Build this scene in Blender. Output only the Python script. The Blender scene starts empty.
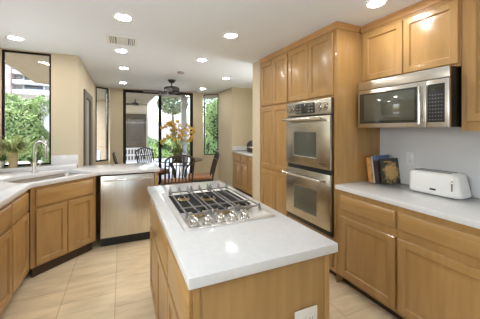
import bpy, bmesh, math, random
from mathutils import Vector, Matrix
random.seed(7)
PI = math.pi
C = bpy.context.scene.collection
SC = bpy.context.scene

# ---------------------------------------------------------------- camera, sky, sun, fill lamps, exposure
F_PX, VX, HY, CZ = 259.84, 121.815, 129.07, 1.425
YAW = math.atan((240 - VX) / F_PX)
cd = bpy.data.cameras.new('camera'); cam = bpy.data.objects.new('camera', cd); C.objects.link(cam)
cam.location = (0, 0, CZ); cam.rotation_euler = (PI / 2, 0, -YAW)
cd.sensor_width = 36; cd.lens = F_PX / 480 * 36; cd.shift_y = -(159.5 - HY) / 480
cd.clip_start = 0.05; cd.clip_end = 200
SC.camera = cam
w = bpy.data.worlds.new('sky'); SC.world = w; w.use_nodes = True
nt = w.node_tree; bg = nt.nodes['Background']
sky = nt.nodes.new('ShaderNodeTexSky'); sky.sky_type = 'NISHITA'; sky.sun_disc = False
sky.sun_elevation = math.radians(62); sky.sun_rotation = math.radians(280); sky.dust_density = 3.0
nt.links.new(sky.outputs[0], bg.inputs[0]); bg.inputs[1].default_value = .85
sd = bpy.data.lights.new('sun', 'SUN'); sd.energy = 3.6; sd.angle = 0.01; sd.color = (1, .95, .86)
sun = bpy.data.objects.new('sun', sd); C.objects.link(sun)
sun.rotation_euler = Vector((0.34, 0.34, -1.0)).to_track_quat('-Z', 'Y').to_euler()
def fill_lamp(name, loc, direction, sx, sy, watts, col):
    d = bpy.data.lights.new(name, 'AREA'); d.shape = 'RECTANGLE'; d.size = sx; d.size_y = sy; d.energy = watts; d.color = col
    o = bpy.data.objects.new(name, d); C.objects.link(o); o.location = loc
    o.rotation_euler = Vector(direction).to_track_quat('-Z', 'Y').to_euler(); return o
# unseen fill lamps added to brighten the ceiling, right run and nook
fill_lamp('ceiling_bounce_fill', (0.9, -.45, 1.75), (0, .1, 1), 2.4, 1.2, 15, (.90, .95, 1))  # upward fill added behind the camera, bounced off the ceiling
fill_lamp('left_wall_fill', (-1.385, .56, 1.62), (1, .22, -.05), .95, .9, 24, (.93, .97, 1))  # added fill lamp in the left wall, lights the right cabinets and ovens
fill_lamp('nook_fill', (2.93, 3.80, 1.5), (-1, -.12, .15), 0.5, 1.5, 22, (.95, .98, 1))  # added lamp hidden behind the pantry wall to lift the dining nook
CAN_STRENGTH = 136.0
SC.view_settings.view_transform = 'Standard'; SC.view_settings.look = 'None'
SC.view_settings.gamma = 1; SC.view_settings.use_curve_mapping = False
SC.view_settings.exposure = 0.22
SC.cycles.use_denoising = True
SC.cycles.max_bounces = 10; SC.cycles.diffuse_bounces = 6; SC.cycles.transparent_max_bounces = 16
SC.cycles.sample_clamp_indirect = 6

# ---------------------------------------------------------------- materials
def mat(name, col, rough=0.5, metal=0.0, spec=0.5, emit=None, strength=0, coat=0.0):
    m = bpy.data.materials.new(name); m.use_nodes = True
    b = m.node_tree.nodes['Principled BSDF']
    b.inputs['Base Color'].default_value = (*col, 1); b.inputs['Roughness'].default_value = rough
    b.inputs['Metallic'].default_value = metal; b.inputs['Specular IOR Level'].default_value = spec
    b.inputs['Coat Weight'].default_value = coat
    if emit: b.inputs['Emission Color'].default_value = (*emit, 1); b.inputs['Emission Strength'].default_value = strength
    return m
def node(m, t, **kw):
    n = m.node_tree.nodes.new(t)
    for k, v in kw.items(): setattr(n, k, v)
    return n
def noisy(name, c1, c2, scale, rough=0.5, stretch=(1, 1, 1), metal=0.0, detail=4, distort=0.0, spec=0.5, bump=0.0, lo=.3, hi=.7, rnd=0.0, coat=0.0):
    m = mat(name, c1, rough, metal, spec, coat=coat); L = m.node_tree.links.new; b = m.node_tree.nodes['Principled BSDF']
    tc = node(m, 'ShaderNodeTexCoord'); mp = node(m, 'ShaderNodeMapping'); mp.inputs['Scale'].default_value = stretch
    ns = node(m, 'ShaderNodeTexNoise'); ns.inputs['Scale'].default_value = scale; ns.inputs['Detail'].default_value = detail; ns.inputs['Distortion'].default_value = distort
    rp = node(m, 'ShaderNodeValToRGB'); rp.color_ramp.elements[0].position = lo; rp.color_ramp.elements[1].position = hi
    rp.color_ramp.elements[0].color = (*c1, 1); rp.color_ramp.elements[1].color = (*c2, 1)
    L(tc.outputs['Object'], mp.inputs[0]); L(mp.outputs[0], ns.inputs['Vector']); L(ns.outputs[0], rp.inputs[0])
    out = rp.outputs[0]
    if rnd:
        oi = node(m, 'ShaderNodeObjectInfo'); hs = node(m, 'ShaderNodeHueSaturation'); mr = node(m, 'ShaderNodeMapRange')
        mr.inputs['To Min'].default_value = 1 - rnd; mr.inputs['To Max'].default_value = 1 + rnd
        L(oi.outputs['Random'], mr.inputs[0]); L(mr.outputs[0], hs.inputs['Value']); L(out, hs.inputs['Color']); out = hs.outputs[0]
        va = node(m, 'ShaderNodeVectorMath', operation='ADD'); L(mp.outputs[0], va.inputs[0])
        sc = node(m, 'ShaderNodeMath', operation='MULTIPLY'); sc.inputs[1].default_value = 40; L(oi.outputs['Random'], sc.inputs[0])
        L(sc.outputs[0], va.inputs[1]); L(va.outputs[0], ns.inputs['Vector'])
    L(out, b.inputs['Base Color'])
    if bump:
        bp = node(m, 'ShaderNodeBump'); bp.inputs['Strength'].default_value = bump; bp.inputs['Distance'].default_value = 0.01
        L(ns.outputs[0], bp.inputs['Height']); L(bp.outputs[0], b.inputs['Normal'])
    return m
M = {}
W1, W2 = (.36, .203, .070), (.45, .268, .10)
M['wood'] = noisy('maple', W1, W2, 3.0, .30, (7, 7, .7), detail=5, distort=.4, rnd=.06, coat=.15)
M['wood_h'] = noisy('maple_horizontal', W1, W2, 3.0, .30, (.8, .8, 8), detail=5, distort=.4, rnd=.06, coat=.15)
M['crown'] = noisy('maple_moulding', (.45, .24, .09), (.55, .31, .13), 3.0, .32, (.8, .8, 8))
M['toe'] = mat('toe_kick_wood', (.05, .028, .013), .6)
M['wall'] = noisy('tan_paint', (.585, .51, .365), (.605, .53, .385), 2.0, .75)
M['ceil'] = mat('white_ceiling_paint', (.83, .89, .965), .55, spec=.45)
M['splash'] = noisy('pale_backsplash', (.55, .565, .585), (.59, .60, .615), 4.0, .35)
M['quartz'] = noisy('white_quartz', (.655, .66, .66), (.70, .70, .70), 40.0, .10, detail=6, spec=.5)
M['steel'] = noisy('brushed_steel', (.43, .405, .335), (.52, .49, .41), 4.0, .27, (2, 2, 60), metal=1.0)
M['steel_m'] = noisy('bright_brushed_steel', (.60, .57, .51), (.70, .67, .61), 4.0, .30, (2, 2, 60), metal=1.0)
M['steel_v'] = noisy('brushed_steel_upright', (.62, .59, .54), (.72, .69, .64), 4.0, .30, (40, 40, 1), metal=1.0)
M['chrome'] = mat('chrome', (.78, .76, .73), .14, 1.0)
M['nickel'] = mat('brushed_nickel', (.52, .50, .46), .25, 1.0)
M['pan'] = mat('cooktop_steel', (.62, .61, .60), .42, 1.0)
M['iron'] = mat('grate_iron', (.27, .26, .25), .36, .7)
M['burner'] = mat('burner_cap', (.012, .012, .012), .6, spec=.15)
M['brass'] = mat('burner_brass', (.48, .36, .17), .3, 1.0)
M['black'] = mat('black_plastic', (.012, .012, .012), .3)
M['blackglass'] = mat('dark_oven_glass', (.035, .037, .03), .05, 0, .8)
M['ovenglass'] = mat('smoked_oven_glass', (.085, .09, .07), .06, 0, .9)
M['bronze'] = mat('dark_bronze_frame', (.014, .012, .010), .6, spec=.2)
M['greybrown'] = mat('grey_brown_frame', (.13, .105, .08), .5)
M['white'] = mat('white_plastic', (.82, .82, .80), .28)
M['platewhite'] = mat('pale_plate', (.64, .65, .66), .4)
M['ivory'] = mat('ivory_plate', (.74, .70, .60), .4)
M['greyslot'] = mat('grey_slot', (.16, .16, .16), .5)
M['lens'] = mat('lit_lens', (1, 1, 1), .5, emit=(1, .965, .915), strength=CAN_STRENGTH)
M['soffitlens'] = mat('soffit_lens', (1, .9, .7), .5, emit=(1, .78, .45), strength=2.0)
M['fan'] = mat('fan_bronze', (.045, .042, .036), .4, .4)
M['fanblade'] = noisy('fan_blade', (.10, .09, .075), (.14, .125, .10), 3, .4, (1, 10, 1))
M['rattan'] = noisy('dark_chair_metal', (.022, .016, .011), (.05, .034, .02), 12, .4)
M['leather'] = noisy('brown_seat', (.26, .115, .05), (.33, .15, .07), 9, .5, bump=.1)
M['grass'] = noisy('green_blades', (.17, .21, .055), (.45, .47, .18), 9, .5, rnd=.05)
M['leafdark'] = noisy('dark_leaf', (.10, .22, .05), (.24, .42, .13), 9, .45)
M['petal'] = noisy('yellow_petal', (.62, .36, .05), (.80, .56, .14), 14, .5)
M['basket'] = noisy('woven_basket', (.42, .32, .18), (.56, .45, .28), 30, .7, (1, 1, 3), bump=.3)
M['potgold'] = noisy('tan_pot', (.45, .33, .12), (.55, .42, .18), 10, .5)
M['soil'] = mat('soil', (.04, .03, .02), .9)
M['paving'] = noisy('pale_paving', (.62, .60, .55), (.72, .70, .66), 3, .8)
M['stucco'] = noisy('tan_stucco', (.60, .49, .34), (.66, .55, .39), 6, .85, bump=.1)
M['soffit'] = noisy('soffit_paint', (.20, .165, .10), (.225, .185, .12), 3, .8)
M['pale'] = noisy('pale_stucco', (.50, .485, .45), (.58, .565, .53), 3, .85)
M['browndoor'] = noisy('brown_door', (.085, .065, .04), (.125, .095, .06), 4, .5, (8, 8, .6))
M['outwhite'] = mat('white_outdoor_paint', (.85, .85, .85), .5)
M['cushion'] = noisy('white_cushion', (.80, .80, .80), (.86, .86, .86), 20, .8)
M['hedge'] = noisy('hedge_leaf', (.15, .27, .07), (.36, .50, .18), 1.6, .55)
M['treeleaf'] = noisy('tree_leaf', (.10, .14, .06), (.22, .26, .13), 2.5, .6)
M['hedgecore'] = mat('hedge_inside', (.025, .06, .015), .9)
M['greyblind'] = noisy('grey_panel', (.32, .31, .29), (.40, .39, .36), 3, .5, (1, 10, 1))
M['slate'] = mat('dark_appliance', (.035, .032, .03), .3)
def stone():
    m = mat('neighbour_stone', (.4, .3, .25), .9); L = m.node_tree.links.new; b = m.node_tree.nodes['Principled BSDF']
    tc = node(m, 'ShaderNodeTexCoord'); v = node(m, 'ShaderNodeTexVoronoi'); v.inputs['Scale'].default_value = 4.0
    rp = node(m, 'ShaderNodeValToRGB'); rp.color_ramp.elements[0].color = (.30, .22, .19, 1); rp.color_ramp.elements[1].color = (.62, .56, .52, 1)
    L(tc.outputs['Object'], v.inputs['Vector']); L(v.outputs['Color'], rp.inputs[0]); L(rp.outputs[0], b.inputs['Base Color']); return m
M['stone'] = stone()
def glass(name, ior=1.45, tint=(1, 1, 1)):
    m = bpy.data.materials.new(name); m.use_nodes = True; N = m.node_tree.nodes; N.clear(); L = m.node_tree.links.new
    o = N.new('ShaderNodeOutputMaterial'); mx = N.new('ShaderNodeMixShader'); t = N.new('ShaderNodeBsdfTransparent'); g = N.new('ShaderNodeBsdfGlossy'); f = N.new('ShaderNodeFresnel')
    t.inputs[0].default_value = (*tint, 1); g.inputs['Roughness'].default_value = .02; f.inputs[0].default_value = ior
    L(f.outputs[0], mx.inputs[0]); L(t.outputs[0], mx.inputs[1]); L(g.outputs[0], mx.inputs[2]); L(mx.outputs[0], o.inputs[0]); return m
M['glass'] = glass('window_glass', 1.5, (.97, .97, .97)); M['tableglass'] = glass('table_glass', 1.6, (.62, .68, .64))
def tiles():
    m = mat('travertine_tile', (.7, .6, .4), .30); L = m.node_tree.links.new; b = m.node_tree.nodes['Principled BSDF']
    tc = node(m, 'ShaderNodeTexCoord'); mp = node(m, 'ShaderNodeMapping'); mp.inputs['Rotation'].default_value = (0, 0, PI / 2); mp.inputs['Location'].default_value = (0.0, 0.05, 0)
    br = node(m, 'ShaderNodeTexBrick'); br.offset = .5; br.squash = 1
    br.inputs['Scale'].default_value = 1; br.inputs['Mortar Size'].default_value = .004; br.inputs['Mortar Smooth'].default_value = .3
    br.inputs['Brick Width'].default_value = .42; br.inputs['Row Height'].default_value = .40; br.inputs['Bias'].default_value = 0
    br.inputs['Color1'].default_value = (.74, .605, .405, 1); br.inputs['Color2'].default_value = (.80, .68, .475, 1); br.inputs['Mortar'].default_value = (.53, .42, .26, 1)
    n = node(m, 'ShaderNodeTexNoise'); n.inputs['Scale'].default_value = 3; n.inputs['Detail'].default_value = 6; n.inputs['Distortion'].default_value = .6
    m2 = node(m, 'ShaderNodeMapping'); m2.inputs['Rotation'].default_value = (0, 0, .5); m2.inputs['Scale'].default_value = (1, 5, 1)
    rp = node(m, 'ShaderNodeValToRGB'); rp.color_ramp.elements[0].position = .3; rp.color_ramp.elements[1].position = .7
    rp.color_ramp.elements[0].color = (.82, .79, .74, 1); rp.color_ramp.elements[1].color = (1.08, 1.08, 1.08, 1)
    mx = node(m, 'ShaderNodeMixRGB', blend_type='MULTIPLY'); mx.inputs[0].default_value = 1
    L(tc.outputs['Object'], mp.inputs[0]); L(mp.outputs[0], br.inputs['Vector']); L(tc.outputs['Object'], m2.inputs[0]); L(m2.outputs[0], n.inputs['Vector'])
    L(n.outputs[0], rp.inputs[0]); L(br.outputs[0], mx.inputs[1]); L(rp.outputs[0], mx.inputs[2]); L(mx.outputs[0], b.inputs['Base Color'])
    return m
M['tile'] = tiles()

# ---------------------------------------------------------------- mesh helpers
def B(): return bmesh.new()
def box(bm, x0, x1, y0, y1, z0, z1, bev=0, seg=2):
    r = bmesh.ops.create_cube(bm, size=1, matrix=Matrix.Translation(((x0+x1)/2, (y0+y1)/2, (z0+z1)/2)) @ Matrix.Diagonal((abs(x1-x0), abs(y1-y0), abs(z1-z0), 1)))
    if bev:
        es = {e for v in r['verts'] for e in v.link_edges}
        bmesh.ops.bevel(bm, geom=list(es), offset=bev, segments=seg, profile=.5, affect='EDGES')
    return bm
def cyl(bm, p0, p1, r0, r1=None, seg=20):
    r1 = r0 if r1 is None else r1; p0, p1 = Vector(p0), Vector(p1); d = p1 - p0
    q = d.to_track_quat('Z', 'Y').to_matrix().to_4x4()
    bmesh.ops.create_cone(bm, cap_ends=True, segments=seg, radius1=r0, radius2=r1, depth=d.length, matrix=Matrix.Translation((p0+p1)/2) @ q)
    return bm
def tube(bm, pts, r, seg=10, cap=True, closed=False):
    pts = [Vector(p) for p in pts]; n = len(pts); rr = r if isinstance(r, (list, tuple)) else [r]*n; rows = []
    prev = None
    for i, p in enumerate(pts):
        a, b = pts[(i-1) % n if closed else max(i-1, 0)], pts[(i+1) % n if closed else min(i+1, n-1)]
        t = (b - a).normalized()
        if prev is None:
            u = t.orthogonal().normalized()
        else:
            u = (prev - t*prev.dot(t)).normalized()
        prev = u; v = t.cross(u)
        rows.append([bm.verts.new(p + rr[i]*(u*math.cos(2*PI*k/seg) + v*math.sin(2*PI*k/seg))) for k in range(seg)])
    for i in range(n if closed else n-1):
        a, b = rows[i], rows[(i+1) % n]
        for k in range(seg): bm.faces.new((a[k], a[(k+1) % seg], b[(k+1) % seg], b[k]))
    if cap and not closed: bm.faces.new(rows[0][::-1]); bm.faces.new(rows[-1])
    return bm
def lathe(bm, prof, cx=0, cy=0, seg=28, cap=True):
    rows = []
    for r, z in prof: rows.append([bm.verts.new((cx + r*math.cos(2*PI*k/seg), cy + r*math.sin(2*PI*k/seg), z)) for k in range(seg)])
    for a, b in zip(rows, rows[1:]):
        for k in range(seg): bm.faces.new((a[k], a[(k+1) % seg], b[(k+1) % seg], b[k]))
    if cap: bm.faces.new(rows[0][::-1]); bm.faces.new(rows[-1])
    return bm
def prism(bm, poly, z0, z1, holes=(), bev=0):
    """flat slab with an outline in x,y, straight sides and optional holes"""
    loops = [poly] + list(holes); top = []; es = []
    for lp in loops:
        vs = [bm.verts.new((x, y, z1)) for x, y in lp]; top.append(vs)
        es += [bm.edges.new((vs[i], vs[(i+1) % len(vs)])) for i in range(len(vs))]
    f = bmesh.ops.triangle_fill(bm, use_beauty=True, use_dissolve=False, edges=es)
    faces = [g for g in f['geom'] if isinstance(g, bmesh.types.BMFace)]
    ext = bmesh.ops.extrude_face_region(bm, geom=faces, use_keep_orig=True)
    for v in [g for g in ext['geom'] if isinstance(g, bmesh.types.BMVert)]: v.co.z = z0
    bmesh.ops.recalc_face_normals(bm, faces=bm.faces[:])
    if bev:
        bm.edges.ensure_lookup_table()
        be = [e for e in bm.edges if len(e.link_faces) == 2 and e.calc_face_angle(0) > .5 and abs(e.verts[0].co.z - e.verts[1].co.z) < 1e-5]
        bmesh.ops.bevel(bm, geom=be, offset=bev, segments=2, profile=.5, affect='EDGES')
    return bm
def ringpanel(bm, x0, x1, z0, z1, rings, y=0.0):
    """panel in the x,z plane facing -y made of concentric rings (inset, outward offset)"""
    rows = []
    for ins, dep in rings:
        rows.append([bm.verts.new(p) for p in ((x0+ins, y-dep, z0+ins), (x1-ins, y-dep, z0+ins), (x1-ins, y-dep, z1-ins), (x0+ins, y-dep, z1-ins))])
    for a, b in zip(rows, rows[1:]):
        for k in range(4): bm.faces.new((a[k], a[(k+1) % 4], b[(k+1) % 4], b[k]))
    bm.faces.new(rows[-1]); bm.faces.new(rows[0][::-1]); return bm
DOOR = [(0, 0), (0, .016), (.004, .020), (.050, .020), (.053, .016), (.057, .0075), (.066, .0070), (.096, .0155)]
DRAWER = [(0, 0), (0, .012), (.004, .016), (.013, .020)]
def blade(bm, base, az, L, lean, wd, droop=1.2, n=5, up=1.0):
    d = Vector((math.cos(az), math.sin(az), 0)); s = Vector((-math.sin(az), math.cos(az), 0)); rows = []
    p = Vector(base); ang = PI/2*up - lean
    for i in range(n+1):
        t = i/n; wv = wd*(1 - t**1.6)*.5 + .0004
        rows.append((bm.verts.new(p - s*wv), bm.verts.new(p + s*wv)))
        ang -= droop/n*(.5+t); p = p + (d*math.cos(ang) + Vector((0, 0, 1))*math.sin(ang))*(L/n)
    for a, b in zip(rows, rows[1:]): bm.faces.new((a[0], a[1], b[1], b[0]))
def leaf(bm, p, n, size, asp=1.6):
    n = Vector(n).normalized(); u = n.orthogonal().normalized(); a = random.uniform(0, 2*PI)
    v = n.cross(u); u, v = u*math.cos(a)+v*math.sin(a), v*math.cos(a)-u*math.sin(a); p = Vector(p)
    bm.faces.new([bm.verts.new(q) for q in (p - u*size*asp*.5, p + v*size*.35, p + u*size*asp*.5, p - v*size*.35)])
def rv(): return Vector((random.gauss(0, 1), random.gauss(0, 1), random.gauss(0, 1)))
def obj(name, bm, m, parent=None, smooth=35, label=None):
    me = bpy.data.meshes.new(name); bmesh.ops.recalc_face_normals(bm, faces=bm.faces[:]) if smooth is not None else None
    bm.to_mesh(me); bm.free(); me.materials.append(M[m] if isinstance(m, str) else m)
    if smooth:
        me.shade_smooth(); me.set_sharp_from_angle(angle=math.radians(smooth))
    o = bpy.data.objects.new(name, me); C.objects.link(o)
    if parent is not None: o.parent = parent
    if label: o['label'] = label
    return o
def thing(name, label, cat, loc=(0, 0, 0), rot=0, group=None):
    o = bpy.data.objects.new(name, None); C.objects.link(o); o.empty_display_size = .1
    o.location = loc; o.rotation_euler = (0, 0, rot); o['label'] = label; o['category'] = cat
    if group: o['group'] = group
    return o
def tag(o, label, cat, group=None, kind=None):
    o['label'] = label; o['category'] = cat
    if group: o['group'] = group
    if kind: o['kind'] = kind
    return o
def struct(name, bm, m, parent=None, smooth=30):
    o = obj(name, bm, m, parent, smooth)
    if parent is None: o['kind'] = 'structure'
    return o
def dup(root, loc, rot, label, group=None):
    r = root.copy(); C.objects.link(r); r.location = loc; r.rotation_euler = (0, 0, rot); r['label'] = label
    if group: r['group'] = group
    for ch in list(root.children):
        c = ch.copy(); C.objects.link(c); c.parent = r
        for g in ch.children:
            d = g.copy(); C.objects.link(d); d.parent = c
    return r

# ---------------------------------------------------------------- the room shell
H = 2.413
XB, YW, XN, YB = -1.40, 4.085, -.533, 6.90      # left wall, sink wall, nook side wall, nook far wall
struct('floor', prism(B(), [(-2.6, -3.0), (3.12, -3.0), (3.12, 5.80), (2.49, 5.80), (2.49, 6.66), (2.06, 7.02), (-.30, 7.02), (-.66, 6.70), (-.66, 4.2), (-1.52, 4.2), (-1.52, 1.0), (-2.6, 1.0)], -.06, 0), 'tile')
struct('ceiling', prism(B(), [(-2.6, -3.0), (3.12, -3.0), (3.12, 5.80), (2.49, 5.80), (2.49, 6.66), (2.06, 7.02), (-.30, 7.02), (-.66, 6.70), (-.66, 4.2), (-1.52, 4.2), (-1.52, 1.0), (-2.6, 1.0)], H, H+.12), 'ceil')
# left wall, out of view: window over the counter, opening added for the fill lamp
b = B(); box(b, XB-.12, XB, -.1, 4.2, 0, 1.06); box(b, XB-.12, XB, -.1, 4.2, 2.12, H); box(b, XB-.12, XB, 3.42, 4.2, 1.06, 2.12); box(b, XB-.12, XB, 1.06, 2.90, 1.06, 2.12); box(b, XB-.12, XB, -.1, .06, 1.06, 2.12)
struct('wall_left', b, 'wall')
b = B(); box(b, -2.6, XB-.12, .88, 1.0, 0, H); struct('wall_jog', b, 'wall')
b = B(); box(b, XB, -.835, YW, YW+.115, 0, .962); box(b, XB, -1.339, YW, YW+.115, .962, H-.001); box(b, -.835, XN, YW, YW+.115, 0, H-.001); box(b, -1.339, -.835, YW, YW+.115, 2.402, H-.001)
struct('wall_sink', b, 'wall')
# wall along the nook with a tall dark framed opening
b = B(); box(b, XN-.13, XN, YW+.116, 4.60, 0, H-.001); box(b, XN-.13, XN, 5.72, 6.66, 0, H-.001); box(b, XN-.13, XN, 4.60, 5.72, 2.04, H-.001)
struct('wall_nook', b, 'wall')
P2, P3 = (XN, 6.644), (-.262, YB); P4, P5 = (2.025, YB), (2.37, 6.62)
def slabseg(bm, a, c, th, z0, z1):
    d = Vector((c[0]-a[0], c[1]-a[1])).normalized(); n = Vector((-d.y, d.x))*th
    return prism(bm, [a, c, (c[0]+n.x, c[1]+n.y), (a[0]+n.x, a[1]+n.y)], z0, z1)
def along(a, c, t): return (a[0]+(c[0]-a[0])*t, a[1]+(c[1]-a[1])*t)
b = B(); slabseg(b, P2, P3, .12, 0, .68); slabseg(b, P2, P3, .12, 2.39, H-.001); struct('wall_bay_west', b, 'wall')
b = B(); slabseg(b, P4, P5, .12, 0, .72); slabseg(b, P4, P5, .12, 2.375, H-.001); struct('wall_bay_east', b, 'wall')
b = B(); box(b, -.262, .025, YB, YB+.12, 0, H-.001); box(b, 1.75, 2.025, YB, YB+.12, 0, H-.001); box(b, .025, 1.75, YB, YB+.12, 2.392, H-.001)
struct('wall_far', b, 'wall')
b = B(); box(b, 2.37, 2.49, 5.80, 6.62, 0, H-.001); struct('wall_nook_east', b, 'wall')
b = B(); box(b, 2.37, 3.12, 5.68, 5.80, 0, H-.001); struct('wall_alcove', b, 'wall')
b = B(); box(b, 3.0, 3.12, 3.50, 5.68, 0, H-.001); struct('wall_alcove_east', b, 'wall')
b = B(); box(b, 1.80, 3.12, 3.268, 3.50, 0, H-.001); struct('wall_pantry_end', b, 'wall')
b = B(); box(b, 2.405, 2.52, -3.0, 3.268, 0, H-.001); struct('wall_right', b, 'wall')
b = B(); box(b, 2.396, 2.405, .0, 1.822, .915, 1.87); struct('wall_backsplash', b, 'splash')
# back and side of the living room behind the camera, with wide openings to the daylight
b = B(); box(b, -2.6, -.9, -3.12, -3.0, 0, H); box(b, 1.2, 3.0, -3.12, -3.0, 0, H); box(b, -.9, 1.2, -3.12, -3.0, 2.0, H); box(b, -.9, 1.2, -3.12, -3.0, 0, 1.0); struct('wall_behind', b, 'wall')
b = B(); box(b, -2.72, -2.6, -3.0, -1.5, 0, H); box(b, -2.72, -2.6, .2, 1.0, 0, H); box(b, -2.72, -2.6, -1.5, .2, 2.0, H); box(b, -2.72, -2.6, -1.5, .2, 0, 1.0); struct('wall_behind_side', b, 'wall')
b = B(); box(b, 2.352, 2.369, 5.70, 6.58, 0, .09, .003); struct('baseboard_nook_east', b, 'wall')
b = B(); box(b, -.24, .0, YB-.017, YB-.001, 0, .09, .003); struct('baseboard_far', b, 'wall')
b = B(); box(b, 1.782, 1.799, 3.27, 3.50, 0, .09, .003); struct('baseboard_pantry', b, 'wall')
# raised quartz ledge and low splash behind the sink
b = B(); box(b, -1.395, XN-.002, 3.90, YW-.013, .9145, .962, .003); struct('trim_1', b, 'quartz')
b = B(); box(b, -.834, XN-.002, YW-.012, YW-.001, .9145, 1.082, .002); struct('trim_2', b, 'quartz')
b = B(); box(b, 2.385, 2.994, 5.666, 5.679, .915, 1.02, .002); struct('trim_3', b, 'quartz')

# windows and doors
def frame2d(bm, x0, x1, y0, y1, z0, z1, t, mull=()):
    box(bm, x0, x0+t, y0, y1, z0, z1); box(bm, x1-t, x1, y0, y1, z0, z1)
    box(bm, x0+t, x1-t, y0, y1, z0, z0+t); box(bm, x0+t, x1-t, y0, y1, z1-t, z1)
    for m in mull: box(bm, m-t/2, m+t/2, y0, y1, z0+t, z1-t)
    return bm
def winobj(name, a, c, z0, z1, th, depth, mull=()):
    d = Vector((c[0]-a[0], c[1]-a[1])); L = d.length; r = math.atan2(d.y, d.x)
    root = bpy.data.objects.new(name, None); C.objects.link(root); root.location = (a[0], a[1], 0); root.rotation_euler = (0, 0, r); root['kind'] = 'structure'
    obj('window_frame', frame2d(B(), .002, L-.002, .02, .02+depth, z0, z1, th, mull), 'bronze', root)
    obj('pane', box(B(), th+.003, L-th-.003, .04, .046, z0+th, z1-th), 'glass', root)
    return root
winobj('window_1', (-1.339, YW), (-.835, YW), .963, 2.401, .022, .03)
winobj('window_2', along(P2, P3, .03), along(P2, P3, .97), .681, 2.389, .028, .06)
winobj('window_3', along(P4, P5, .03), along(P4, P5, .97), .721, 2.374, .016, .06)
root = winobj('door_1', (.025, YB), (1.75, YB), 0.0, 2.391, .066, .08, (.872,))
obj('door_handle', box(B(), .905, .925, -.012, .019, .95, 1.15, .004), 'bronze', root)
root = bpy.data.objects.new('door_2', None); C.objects.link(root); root['kind'] = 'structure'
b = B(); box(b, XN-.10, XN+.022, 4.602, 4.78, 0, 2.038); box(b, XN-.10, XN+.022, 5.44, 5.718, 0, 2.038); box(b, XN-.10, XN+.022, 4.78, 5.44, 1.93, 2.038)
obj('door_frame', b, 'greybrown', root)
obj('door_leaf', box(B(), XN-.03, XN-.01, 4.781, 5.439, 0, 1.929), 'greyblind', root)

# ---------------------------------------------------------------- cabinets
def cabinet(name, label, cat, loc, rot, wd, d, z0, z1, fronts, toe=True, crown=False, group=None, hole=None, extra=None):
    """x along the width, front at y=0 facing -y"""
    t = thing(name, label, cat, loc, rot, group)
    b = B(); zb = z0 + (.085 if toe else 0)
    if hole:
        hx0, hx1, hz0, hz1 = hole
        box(b, .0005, hx0, 0, d, zb, z1); box(b, hx1, wd-.0005, 0, d, zb, z1); box(b, hx0, hx1, 0, d, zb, hz0); box(b, hx0, hx1, 0, d, hz1, z1)
    else: box(b, .0005, wd-.0005, 0, d, zb, z1)
    obj('carcass', b, 'wood', t)
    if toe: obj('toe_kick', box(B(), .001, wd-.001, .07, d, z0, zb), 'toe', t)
    for k, x0, a0, x1, a1 in fronts:
        if k == 'door': obj('door', ringpanel(B(), x0, x1, a0, a1, DOOR, -.0008), 'wood', t, smooth=25)
        else: obj('drawer', ringpanel(B(), x0, x1, a0, a1, DRAWER, -.0008), 'wood_h', t, smooth=25)
    if crown:
        x0, x1 = crown; zt = z1
        prof = [(0, 0), (.008, 0), (.010, .012), (.022, .034), (.030, .040), (.030, .0515), (0, .0515)]
        b = B(); rows = [[b.verts.new((x, -p, zt+q)) for p, q in prof] for x in (x0, x1)]
        for k in range(len(prof)):
            kk = (k+1) % len(prof); b.faces.new((rows[0][k], rows[0][kk], rows[1][kk], rows[1][k]))
        b.faces.new(rows[0]); b.faces.new(rows[1][::-1])
        obj('crown_molding', b, 'crown', t, smooth=25)
    return t
R90 = PI/2
# right side base run
FX = 1.820
cabinet('base_cabinet', 'maple base cabinet under the books, first after the tall oven cabinet', 'cabinet', (FX, 1.823, 0), -R90, .583, .578, 0, .873,
        [('drawer', .055, .70, .573, .828), ('door', .055, .118, .573, .640)], group='base cabinets along the right wall')
cabinet('base_cabinet', 'maple base cabinet under the white toaster, cut by the picture edge', 'cabinet', (FX, 1.239, 0), -R90, .60, .578, 0, .873,
        [('drawer', .008, .70, .56, .828), ('door', .008, .118, .56, .640)], group='base cabinets along the right wall')
cabinet('base_cabinet', 'maple base cabinet beyond the toaster at the far right', 'cabinet', (FX, .638, 0), -R90, .60, .578, 0, .873,
        [('drawer', .03, .70, .57, .828), ('door', .03, .118, .57, .640)], group='base cabinets along the right wall')
b = B(); box(b, 1.790, 2.395, .03, 1.8215, .874, .914, .003)
tag(obj('countertop', b, 'quartz'), 'white quartz worktop along the right wall carrying books and toaster', 'countertop')
# tall cabinets
t = cabinet('oven_cabinet', 'tall maple cabinet housing the two wall ovens', 'cabinet', (1.815, 2.573, 0), -R90, .748, .585, 0, 2.360,
        [('door', .006, 1.747, .362, 2.335), ('door', .368, 1.747, .708, 2.335), ('drawer', .012, .125, .708, .365)], crown=(.0, .775), hole=(.016, .706, .393, 1.722))
obj('end_panel', box(B(), .7485, .7500, 0.0, .585, 0, 2.36), 'wood', t)
prof = [(0, 0), (.008, 0), (.010, .012), (.022, .034), (.030, .040), (.030, .0515), (0, .0515)]
def crown_side(t, x, y0, y1, z):
    b = B(); rows = [[b.verts.new((x+p, y, z+q)) for p, q in prof] for y in (y0, y1)]
    for k in range(len(prof)):
        kk = (k+1) % len(prof); b.faces.new((rows[0][k], rows[0][kk], rows[1][kk], rows[1][k]))
    b.faces.new(rows[0]); b.faces.new(rows[1][::-1]); obj('crown_molding', b, 'crown', t, smooth=25)
crown_side(t, .750, -.03, .2825, 2.360)
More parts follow.
